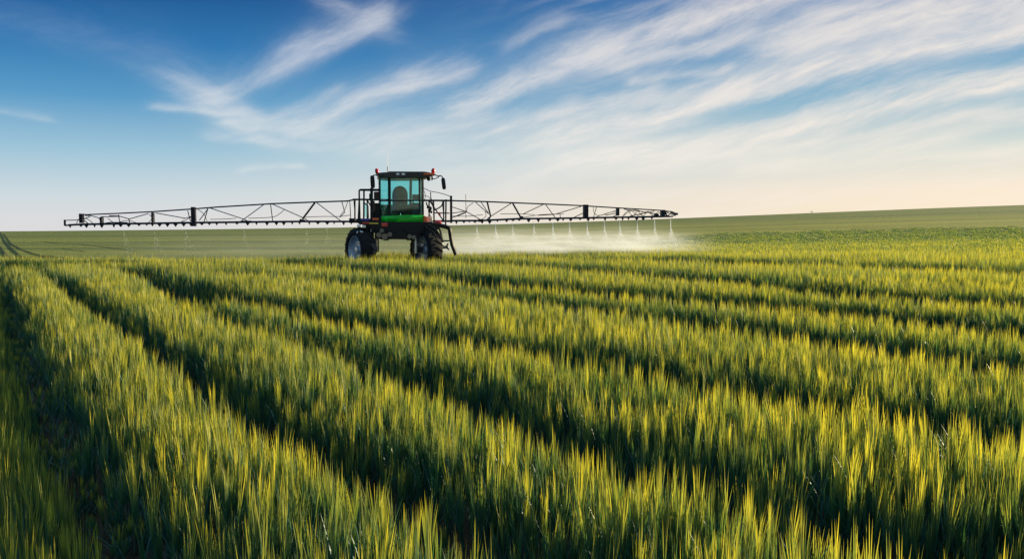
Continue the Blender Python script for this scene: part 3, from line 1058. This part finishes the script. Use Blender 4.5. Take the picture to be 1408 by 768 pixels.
# green nose panel wrapped round the cab base ---------------------------
def band(px0, px1, yt0, yt1, yb0, yb1, depth, name, m, yoff=-1.62):
    b = MB(); prev = None; N = 16
    for i in range(N + 1):
        f = i / N
        px = px0 + (px1 - px0) * f
        bow = .20 * (1 - (2 * f - 1) ** 2)
        yv = yoff - bow
        a = L(px, yt0 + (yt1 - yt0) * f - 0.6 * math.sin(math.pi * f), yv); c = L(px, yb0 + (yb1 - yb0) * f + .9 * math.sin(math.pi * f), yv)
        mid = (a + c) / 2 + Vector((0, -.05, .01))
        a2 = a + Vector((0, .12, .015))
        row = [b.bm.verts.new(v) for v in (a2, a, mid, c, c + Vector((0, .25, -.02)))]
        if prev:
            for k in range(4): b.bm.faces.new((prev[k], prev[k + 1], row[k + 1], row[k]))
        prev = row
    bmesh.ops.solidify(b.bm, geom=b.bm.faces[:], thickness=.02)
    return b.build(name, m, root, smooth=True)
nose = band(524.5, 583, 297.2, 296.2, 304.8, 305.2, .3, 'nose_panel', M['green'])
b = MB()
for px in (536, 550, 559):
    p = L(px, 305.8, -1.86); b = MB(); b.box(p - Vector((.05, .02, .03)), p + Vector((.05, .02, .03)), .01)
    b.build('marker_lamp', M['lens_w'], nose)
b = MB(); p0, p1 = L(582, 296.5, -1.7), L(586.5, 306, -1.7)
b.prism([(v.x, v.z) for v in T_([(582.5, 296.5), (586, 297.2), (586.5, 306), (583.5, 311.5), (580.5, 312), (582.5, 305)], -1.7)], -1.72, -1.2, 'Y')
b.build('side_panel', M['orange'], root, bevel=.015)  # orange here is side sunlight put into the panel's colour
b = MB(); b.prism([(v.x, v.z) for v in T_([(587, 298), (591, 297), (594.5, 300), (594.8, 305.5), (587, 306)], -1.5)], -1.55, -.9, 'Y')
b.build('side_tank', M['beige'], root, bevel=.03)
p = L(602.5, 306.3, -1.5)
b = MB(); b.lathe([(-.14, .001), (-.13, .07), (-.05, .09), (.08, .09), (.13, .05), (.14, .001)], 'X', 16, p)
b.build('marker_lamp', M['red'], root, smooth=True)

# image-left platform ------------------------------------------------------
yl = -1.5
b = MB()
a, c = L(489.5, 300.5, yl), L(524, 306.5, yl)
b.box((a.x, -1.5, c.z), (c.x, -.1, a.z), .015)
pf = b.build('platform', M['black'], root)
b = MB(); a, c = L(496, 300.2, yl), L(508, 303.4, yl); b.box((a.x, -1.55, c.z), (c.x, -1.51, a.z), .01)
b.build('step_plate', M['blue_plastic'], pf)
b = MB()
b.tube(T_([(494, 276), (493.8, 262), (495.5, 260.6), (523.5, 260.5)], yl), .032, 6)
b.tube(T_([(494, 275), (492.8, 301)], yl), .034, 6)
for px in (500.5,): b.tube(T_([(px, 261), (px - .3, 301)], yl), .036, 6)
b.tube(T_([(511, 258), (511, 301)], yl), .06, 6)
b.tube(T_([(485, 274.5), (511, 274.2), (523.5, 275)], yl), .032, 6)
b.tube(T_([(494, 262), (495, 301)], -.2), .03, 6); b.tube(T_([(494.5, 261.5), (522, 262)], -.2), .03, 6)
b.tube([L(494.5, 261, yl), L(494.5, 261.5, -.2)], .03, 6)
b.tube(T_([(501, 279), (506, 283), (506.5, 300)], yl), .024, 6)
b.build('railing', M['black'], pf)
b = MB(); a, c = L(514, 263.5, -.6), L(522.5, 275, -.6); b.box((a.x, -.62, c.z), (c.x, -.2, a.z), .02)
b.build('control_box', M['maroon'], pf)
b = MB(); a, c = L(507.5, 266, -1.0), L(511, 274, -1.0); b.box((a.x, -1.0, c.z), (c.x, -.8, a.z), .02)
a, c = L(511.5, 279, -.9), L(522.5, 299.5, -.9); b.box((a.x, -.9, c.z), (c.x, -.3, a.z), .03)
b.build('filter_housing', M['black'], pf)
b = MB(); a, c = L(513, 276, -1.1), L(515.5, 290, -1.1); b.box((a.x, -1.1, c.z), (c.x, -1.0, a.z), .01)
b.build('fire_extinguisher', M['maroon'], pf)
b = MB(); a, c = L(499, 278, -1.0), L(505, 298, -1.0)
b.prism([(v.x, v.z) for v in T_([(498.5, 278), (506, 280), (505, 298), (502, 299.5)], -1.0)], -1.0, -.96, 'Y')
b.build('wind_deflector', M['glass'], pf)
for x0, x1, y0, y1, m_ in ((512, 520, 299.5, 302.5, 'orange'), (498, 508, 305.2, 308, 'red'), (508, 520, 306, 308, 'yellow'), (524.5, 533, 306, 311.5, 'lens_r')):
    b = MB(); a, c = L(x0, y0, -1.98), L(x1, y1, -1.98); b.box((a.x, -2.01, c.z), (c.x, -1.94, a.z), .012)
    b.build('reflector', M[m_], root)
# shackles on the wheel leg, pale
b = MB()
for px, py in ((493.5, 310.5), (500.5, 311.5), (493, 319.5)):
    p = L(px, py, -2.0); b = MB(); b.box(p - Vector((.07, .04, .05)), p + Vector((.07, .04, .05)), .015)
    b.build('leg_bracket', M['steel'], root)

# image-right platform, ladder, hoses -----------------------------------------
yl = -1.3
b = MB()
b.tube(T_([(582, 276), (622.5, 275.8)], yl), .028, 6)
b.tube(T_([(613.3, 274), (612.7, 311.5)], yl), .034, 6)
b.tube(T_([(596, 276), (597, 306)], yl), .034, 6)
b.tube(T_([(597, 292.5), (618, 293)], yl), .024, 6)
b.tube(T_([(592, 264), (592.6, 276)], yl), .02, 6)
b.tube(T_([(592.5, 272), (597, 291)], yl), .022, 6)
b.tube(bez(T_([(597, 289), (606, 284), (610, 277.5)], yl)), .026, 6)
b.tube(T_([(608, 276), (609.5, 292)], yl), .016, 6)
b.tube(T_([(596, 305), (613, 311)], yl), .03, 6)
b.build('handrail', M['black'], root, smooth=True)
b = MB(); a, c = L(619, 269, -.6), L(621.5, 306.5, -.6)
b.box((a.x - .01, -.65, c.z), (c.x + .01, -.55, a.z), .015)
b.build('boom_rest_post', M['black'], root)
b = MB()
b.tube(bez(T_([(582.5, 258.5), (591, 262.5), (601, 264.5), (611, 267), (619, 270)], -.9)), .014, 6)
b.tube(bez(T_([(582, 268.5), (588, 270), (592, 273.5)], -.9)), .012, 6)
b.tube(bez(T_([(586, 278), (588, 283), (593, 286), (590, 294), (594, 300)], -1.1)), .03, 6)
b.tube(bez(T_([(583, 262), (585, 270), (582.8, 276)], -1.0)), .012, 6)
b.build('hose', M['black'], root, smooth=True)
b = MB(); a, c = L(589, 296.5, -1.25), L(594, 290, -1.25)
for k in range(4):
    p = L(588 + k * 1.7, 285 + (k % 2) * 3.5 + k, -1.2); b.box(p - Vector((.035, .04, .05)), p + Vector((.035, .04, .05)), .012)
b.build('valve_block', M['black'], root)
b = MB(); b.tube(T_([(606, 295.5), (600.5, 291)], -1.15), .03, 8); b.build('red_handle', M['red'], root, smooth=True)
lad = MB()
lad.tube(bez(T_([(606, 309), (613.5, 312), (618.5, 315.5), (619.8, 326), (622, 338), (625.5, 345.5), (628, 352)], -1.9)), [.07] * 48 + [.06], 8) if False else None
pts_ = bez(T_([(604, 309.5), (613.5, 311.8), (618, 315), (619.8, 326), (622, 337), (625, 345), (627, 350)], -1.9))
lad.tube(pts_, .085, 8)
pts_ = bez(T_([(600, 309), (605, 316), (607.5, 327), (609, 333)], -1.7))
lad.tube(pts_, .045, 8)
ladder = lad.build('ladder_rail', M['black'], root, smooth=True)
for y in (331, 338.6, 340.8):
    b = MB(); b.tube([L(605.5, y, -1.75), L(617.5 if y < 335 else 615.5, y, -1.9)], .03, 6)
    b.build('ladder_step', M['black'], ladder)
b = MB(); b.tube(bez(T_([(616.5, 335), (614.8, 336.5), (615.2, 341), (617.5, 343)], -1.9)), .03, 6)
b.build('step_hook', M['black'], ladder, smooth=True)
# front handrail across the cab glass
b = MB()
b.tube(T_([(523, 276.2), (583, 275.6)], -1.72), .022, 6)
b.build('cab_grab_rail', M['black'], root)

# product tank and engine hood behind the cab --------------------------------
b = MB()
b.prism([(-.95, 1.75), (-.8, 1.55), (.8, 1.55), (.95, 1.75), (.95, 2.35), (.7, 2.62), (-.7, 2.62), (-.95, 2.35)], .72, 2.35, 'Y')
b.build('product_tank', M['dkgreen'], root, bevel=.05, smooth=True)

# ------------------------------------------------------------------ boom
BY = 3.15
cf = MB()      # centre frame behind the machine
top_c = T_([(485, 274.2), (499, 274.2), (545, 275), (622, 275.8)], BY)
bot_c = T_([(487, 304.8), (545, 304.5), (622, 303.8)], BY)
cf.tube(top_c, .045, 6); cf.tube(bot_c, .05, 6)
for px in (488, 505, 522, 545, 568, 590, 610, 621):
    cf.tube([L(px, 275, BY), L(px, 304.4, BY)], .035, 6)
for a, c in ((505, 522), (545, 568), (590, 610)):
    cf.tube([L(a, 275, BY), L(c, 304, BY)], .03, 6)
cf.tube([(-.45, 3.0, 1.4), (-.45, BY, 1.7)], .07, 6); cf.tube([(.45, 3.0, 1.4), (.45, BY, 1.7)], .07, 6)
cf.build('boom_centre_frame', M['boom'], root)

def wing(top, bot, braces, thick, posts, hoses):
    b = MB()
    lower = T_(bot, BY)
    b.tube(lower, .034, 6)
    rear = [v + Vector((0, .45, .03)) for v in lower]
    b.tube(rear, .028, 6)
    for i in range(26):                               # ties between the two lower tubes
        f = i / 25
        k = f * (len(lower) - 1); i0 = min(int(k), len(lower) - 2); g = k - i0
        p0 = lower[i0].lerp(lower[i0 + 1], g); 
        b.tube([p0, p0 + Vector((0, .45, .03))], .018, 4)
    for seg in braces: b.tube(T_(seg, BY), .019, 6)
    for seg in thick: b.tube(T_(seg, BY), .042, 6)
    w_ = b.build('boom_wing', M['boom'], root)
    b = MB(); up = T_(top, BY + .1); b.tube(up, [.036 - .010 * i / (len(up) - 1) for i in range(len(up))], 6)
    b.build('upper_chord', M['boom'], w_)
    for (px, y0, y1, wd) in posts:
        a, c = L(px - wd, y0, BY), L(px + wd, y1, BY)
        b = MB(); b.box((a.x, BY - .10, c.z), (c.x, BY + .18, a.z), .02)
        b.build('hinge_post', M['boom'], w_)
    for h_ in hoses:
        b = MB(); b.tube(bez(T_(h_, BY - .06)), .014, 5)
        b.build('spray_hose', M['black'], w_, smooth=True)
    return w_
left_bot = [(488, 304.8), (416, 304.7), (341, 305.5), (280, 306.2), (242, 306.8), (184, 307.7), (142, 308.2), (109, 308.8), (89, 309.8)]
left_top = [(486, 274.6), (478, 276.3), (433, 277.7), (374, 280), (300, 284.5), (261, 287.5), (209, 291), (158, 293.5), (119, 295), (109, 294.6)]
lw = wing(left_top, left_bot,
     [[(434.7, 278), (470, 304.7)], [(374.5, 280.5), (420.6, 301), (424, 304)], [(363, 281), (331.5, 304)], [(372, 280.5), (375, 304)],
      [(289, 286), (334.7, 301), (343, 305)], [(286, 286.7), (280, 295), (274, 303)], [(481, 276.5), (482.5, 304)], [(486.5, 276), (489, 304)],
      [(286, 286), (280, 307)], [(258, 289.4), (262, 304)], [(214, 292.7), (254.7, 300), (247, 307)], [(254.7, 300), (266, 296.8)],
      [(204, 293.5), (178, 300.9), (163, 296.8), (150, 296.5)], [(163, 295), (165, 307)], [(142, 307), (152, 305.5), (175, 305.8)], [(177, 301), (179, 308)],
      [(89.5, 302.8), (106, 302.4), (113, 301)], [(119, 295), (135, 299), (142, 307)], [(113, 302), (124, 297.5)], [(116, 303), (122, 308)], [(139, 298), (165, 297.5)],
      [(470, 277), (474, 292), (467, 299)]],
     [[(433, 278.5), (416, 301)], [(89, 302), (89.3, 310)], [(420, 303.5), (412, 302)], [(331, 304.5), (346, 304.5)]],
     [(266, 284.5, 311, 3.4), (210, 292, 307.5, 1.7), (139.5, 298, 307.5, 1.8), (111.8, 293.6, 306.5, 2.6), (119.5, 294.5, 297, 1.6), (484, 300, 306.5, 4)],
     [[(420, 298.4), (445, 297.5), (467, 297.5), (481.5, 295.6)], [(341, 300), (374, 298.4), (384, 294), (391, 288)], [(289, 301.5), (310, 301), (325, 300)],
      [(478, 277.3), (474, 288), (467.5, 297)], [(272, 288), (280, 294), (285, 304)], [(205, 294), (209, 300), (204, 306)], [(148, 300), (158, 306), (175, 303), (190, 307)],
      [(105, 307), (110, 300), (120, 301), (128, 307)], [(230, 306), (250, 305), (262, 299), (266, 303)]])
right_bot = [(621.5, 303.7), (661.6, 303.5), (714.6, 301), (760, 300.5), (806, 299.8), (851.5, 299), (890, 298.4), (925, 297.6)]
right_top = [(622, 275.8), (670, 277.2), (703, 278.6), (749, 280.4), (799, 282.6), (850, 285.8), (910, 289.2), (924, 291), (931, 294)]
zig = []
for i, px in enumerate(range(856, 926, 7)):
    zig.append((px, (289 + (px - 856) * .04) if i % 2 else 297.5 - (px - 856) * .01))
rw = wing(right_top, right_bot,
     [[(703, 279.4), (671.6, 299.4), (668, 303)], [(747.5, 280.8), (718.8, 294.4)], [(750, 280.8), (764, 300)], [(661.6, 278), (671.6, 293)],
      [(654, 278), (672, 294)], [(621.5, 284.4), (641.5, 291), (661, 302)], [(641.5, 291), (622, 299)], [(799, 283.7), (763, 294.6), (740, 296)], [(770, 294), (770.5, 300)],
      [(802, 292.7), (787.8, 299.5)], [(820, 285), (816, 299)], [(848, 292.7), (832, 296)], [(848, 295), (841, 299)], zig, [(858, 287.5), (905, 294)], [(866, 297), (900, 290)],
      [(914, 290), (927, 297)], [(917, 297), (926, 291)], [(622, 293), (642, 290)]],
     [[(705, 279.4), (716.7, 300)], [(670, 278), (674.5, 297), (672, 302)], [(914, 290), (917, 297)], [(922, 291.5), (929, 296)]],
     [(805.5, 281.2, 300.2, 3.0), (849.5, 285, 296.5, 1.5), (911.5, 288.4, 298, 2.2), (903, 294, 298, 2.2), (661, 301, 305, 3), (717, 297, 302, 2.0), (930, 292.5, 295.5, 1.4)],
     [[(650.8, 278.6), (643, 284.4), (640.8, 291.5), (631.5, 296), (622, 299)], [(667, 290), (668, 297), (662, 302)], [(815.6, 284), (817, 292.7), (825, 296), (846, 289.7)],
      [(622, 297), (645, 297), (664, 295)], [(688, 294), (712, 294), (735, 295)], [(820, 298), (835, 293), (848, 290)], [(858, 296), (868, 290), (878, 296), (890, 291), (900, 296)],
      [(862, 290), (875, 288.5), (884, 292)], [(718, 299), (745, 295), (775, 294)], [(640.6, 300), (640.6, 285), (640.4, 267)]])

def lerp_px(poly, px):
    q = sorted(poly)
    return float(np.interp(px, [a for a, _ in q], [b_ for _, b_ in q]))
# nozzle bodies, each its own small drop below the lower tube
nz = MB()
nz.box((-.05, -.06, -.11), (.05, .06, -.02), .015)
nz.tube([(0, 0, -.10), (0, 0, -.17)], [.04, .022], 8)
nz.tube([(-.07, 0, -.05), (.07, 0, -.05)], .03, 6)
proto = nz.build('nozzle', M['boom'], lw)
first = True
JETS = [655.5, 681, 704.5, 734, 760, 783, 807, 831, 852, 876, 900, 922]
LJETS = [170, 212, 255, 335, 421, 449]
for px in list(np.cumsum(np.r_[96, rng.uniform(7, 16, 33)])) + [-1] + list(np.cumsum(np.r_[628, rng.uniform(7, 16, 25)])):
    if px < 0: continue
    poly, par = (left_bot, lw) if px < 545 else (right_bot, rw)
    p = L(px + random.uniform(-.6, .6), lerp_px(poly, px), BY)
    o = proto if first else proto.copy()
    if not first: COL.objects.link(o)
    first = False
    o.parent = par; o.location = p
    k_ = random.uniform(.5, .95); o.scale = (random.uniform(.5, 1.25), .8, k_)

# ------------------------------------------------------------------ spray
def drop_mat():
    m = mat('spray_droplet', (0.86, 0.87, 0.86), 0.4, var=.03)
    return m
M['drop'] = drop_mat()
def plume(px, amount, width, label, group):
    poly = left_bot if px < 545 else right_bot
    p = L(px, lerp_px(poly, px) + 1.2, BY)
    zg = 0.45
    H = p.z - zg
    r = random.Random(int(px))
    V, Fc = [], []
    for i in range(amount):
        f = r.random() ** 0.8 * .9
        z = -.08 - (H - .08) * f
        rad = .018 + .05 * f + width * max(0, f - .22) ** 1.7
        a = r.uniform(0, 6.283); rr = rad * math.sqrt(r.random())
        c = Vector((rr * math.cos(a) + .22 * f * f, rr * math.sin(a) * .6, z))
        sz = r.uniform(.004, .0075)
        b0 = len(V)
        V += [tuple(c + Vector((sz, 0, -sz))), tuple(c + Vector((-sz, sz, -sz))), tuple(c + Vector((-sz, -sz, -sz))), tuple(c + Vector((0, 0, sz * 1.6)))]
        Fc += [(b0, b0 + 2, b0 + 1), (b0, b0 + 1, b0 + 3), (b0 + 1, b0 + 2, b0 + 3), (b0 + 2, b0, b0 + 3)]
    me = bpy.data.meshes.new('spray_plume'); me.from_pydata(V, [], Fc); me.materials.append(M['drop'])
    o = bpy.data.objects.new('spray_plume', me); COL.objects.link(o)
    o.matrix_world = Matrix.Translation(root.location) @ Matrix.Rotation(SPTH, 4, 'Z') @ Matrix.Translation(p)
    return tag(o, label, 'spray plume', group)
for px in JETS:
    plume(px, int(random.uniform(750, 1250)), random.uniform(.9, 1.3), 'fine white spray fanning down from a nozzle under the sunlit end of the boom', 'spray plumes under the boom arm beside the ladder')
for px in LJETS:
    plume(px, 70, .7, 'faint thin spray falling from the boom arm over the shaded field', 'faint spray plumes under the boom arm beside the platform')

def mist():
    m = bpy.data.materials.new('spray_mist')
    m.use_nodes = True
    T = NT(m.node_tree)
    T.n.clear()
    tcn = T.new('ShaderNodeTexCoord')
    pos = tcn.outputs['Object']
    x, y, z = T.sep(pos)
    n1 = T.noise(T.xyz(T.m('MULTIPLY', x, .5), y, T.m('MULTIPLY', z, 1.6)), .9, 4.0, .6)
    n2 = T.noise(T.xyz(T.m('MULTIPLY', x, .3), T.m('MULTIPLY', y, .3), T.m('MULTIPLY', z, 3.0)), 1.6, 3.0, .6)
    zz = T.m('ADD', z, T.m('MULTIPLY', T.m('SUBTRACT', n1, .5), 1.1))
    vert = T.m('ADD', T.ss(zz, 1.60, .50), T.m('MULTIPLY', T.ss(zz, 1.95, .9), .34))
    rgt = T.m('MULTIPLY', T.ss(x, 1.6, 5.5, .55, 1.0), T.ss(x, 16.8, 12.0))
    lft = T.m('MULTIPLY', T.ss(x, -15.5, -6.0), .09)
    hor = T.m('MULTIPLY', T.ss(x, .4, 2.6), rgt)
    hor = T.m('MAXIMUM', hor, T.m('MULTIPLY', lft, T.ss(x, 2.6, .4)))
    yy = T.m('MULTIPLY', T.ss(y, 2.3, 3.3), T.ss(y, 13.0, 9.0))
    dens = T.m('MULTIPLY', T.m('MULTIPLY', vert, hor), T.m('MULTIPLY', yy, T.ss(n2, .28, .72, .25, 1.5)))
    v = T.new('ShaderNodeVolumePrincipled')
    T.put(v.inputs['Color'], (.985, .985, .985))
    T.put(v.inputs['Density'], T.m('MULTIPLY', dens, .115))
    v.inputs['Anisotropy'].default_value = 0.25
    o = T.new('ShaderNodeOutputMaterial')
    T.l.new(v.outputs[0], o.inputs['Volume'])
    return m
b = MB(); b.box((-16, 2.25, .2), (17.2, 13.1, 2.1))
mo = b.build('spray_mist', mist())
mo.location = root.location; mo.rotation_euler = root.rotation_euler
tag(mo, 'pale drifting spray mist hanging low over the crop beneath the boom', 'spray mist', kind='stuff')

# ------------------------------------------------------------------ a lone bush on the skyline
bx, by = on_terrain(1116, 292.5, 0.0)
bz = float(terrain(bx, by))
bush = bpy.data.objects.new('bush', None); COL.objects.link(bush); bush.location = (bx, by, bz)
bush.scale = (.42, .42, .42)
tag(bush, 'tiny dark bush alone on the skyline of the field', 'bush')
b = MB()
for k in range(260):
    v = Vector((random.gauss(0, .45), random.gauss(0, .4), .75 + random.gauss(0, .28)))
    q_ = Quaternion((random.random() - .5, random.random() - .5, random.random() - .5, random.random() - .5)).normalized()
    vs = [b.bm.verts.new(v + q_ @ Vector(p)) for p in ((-.09, 0, 0), (0, -.04, 0), (.09, 0, 0), (0, .04, 0))]
    b.bm.faces.new(vs)
b.build('crown', M['leaf'], bush)
b = MB(); b.tube([(0, 0, -.1), (.05, 0, .4), (0, .05, .9)], [.06, .04, .02], 6)
b.build('trunk', mat('bark', (.08, .06, .045), .9), bush)
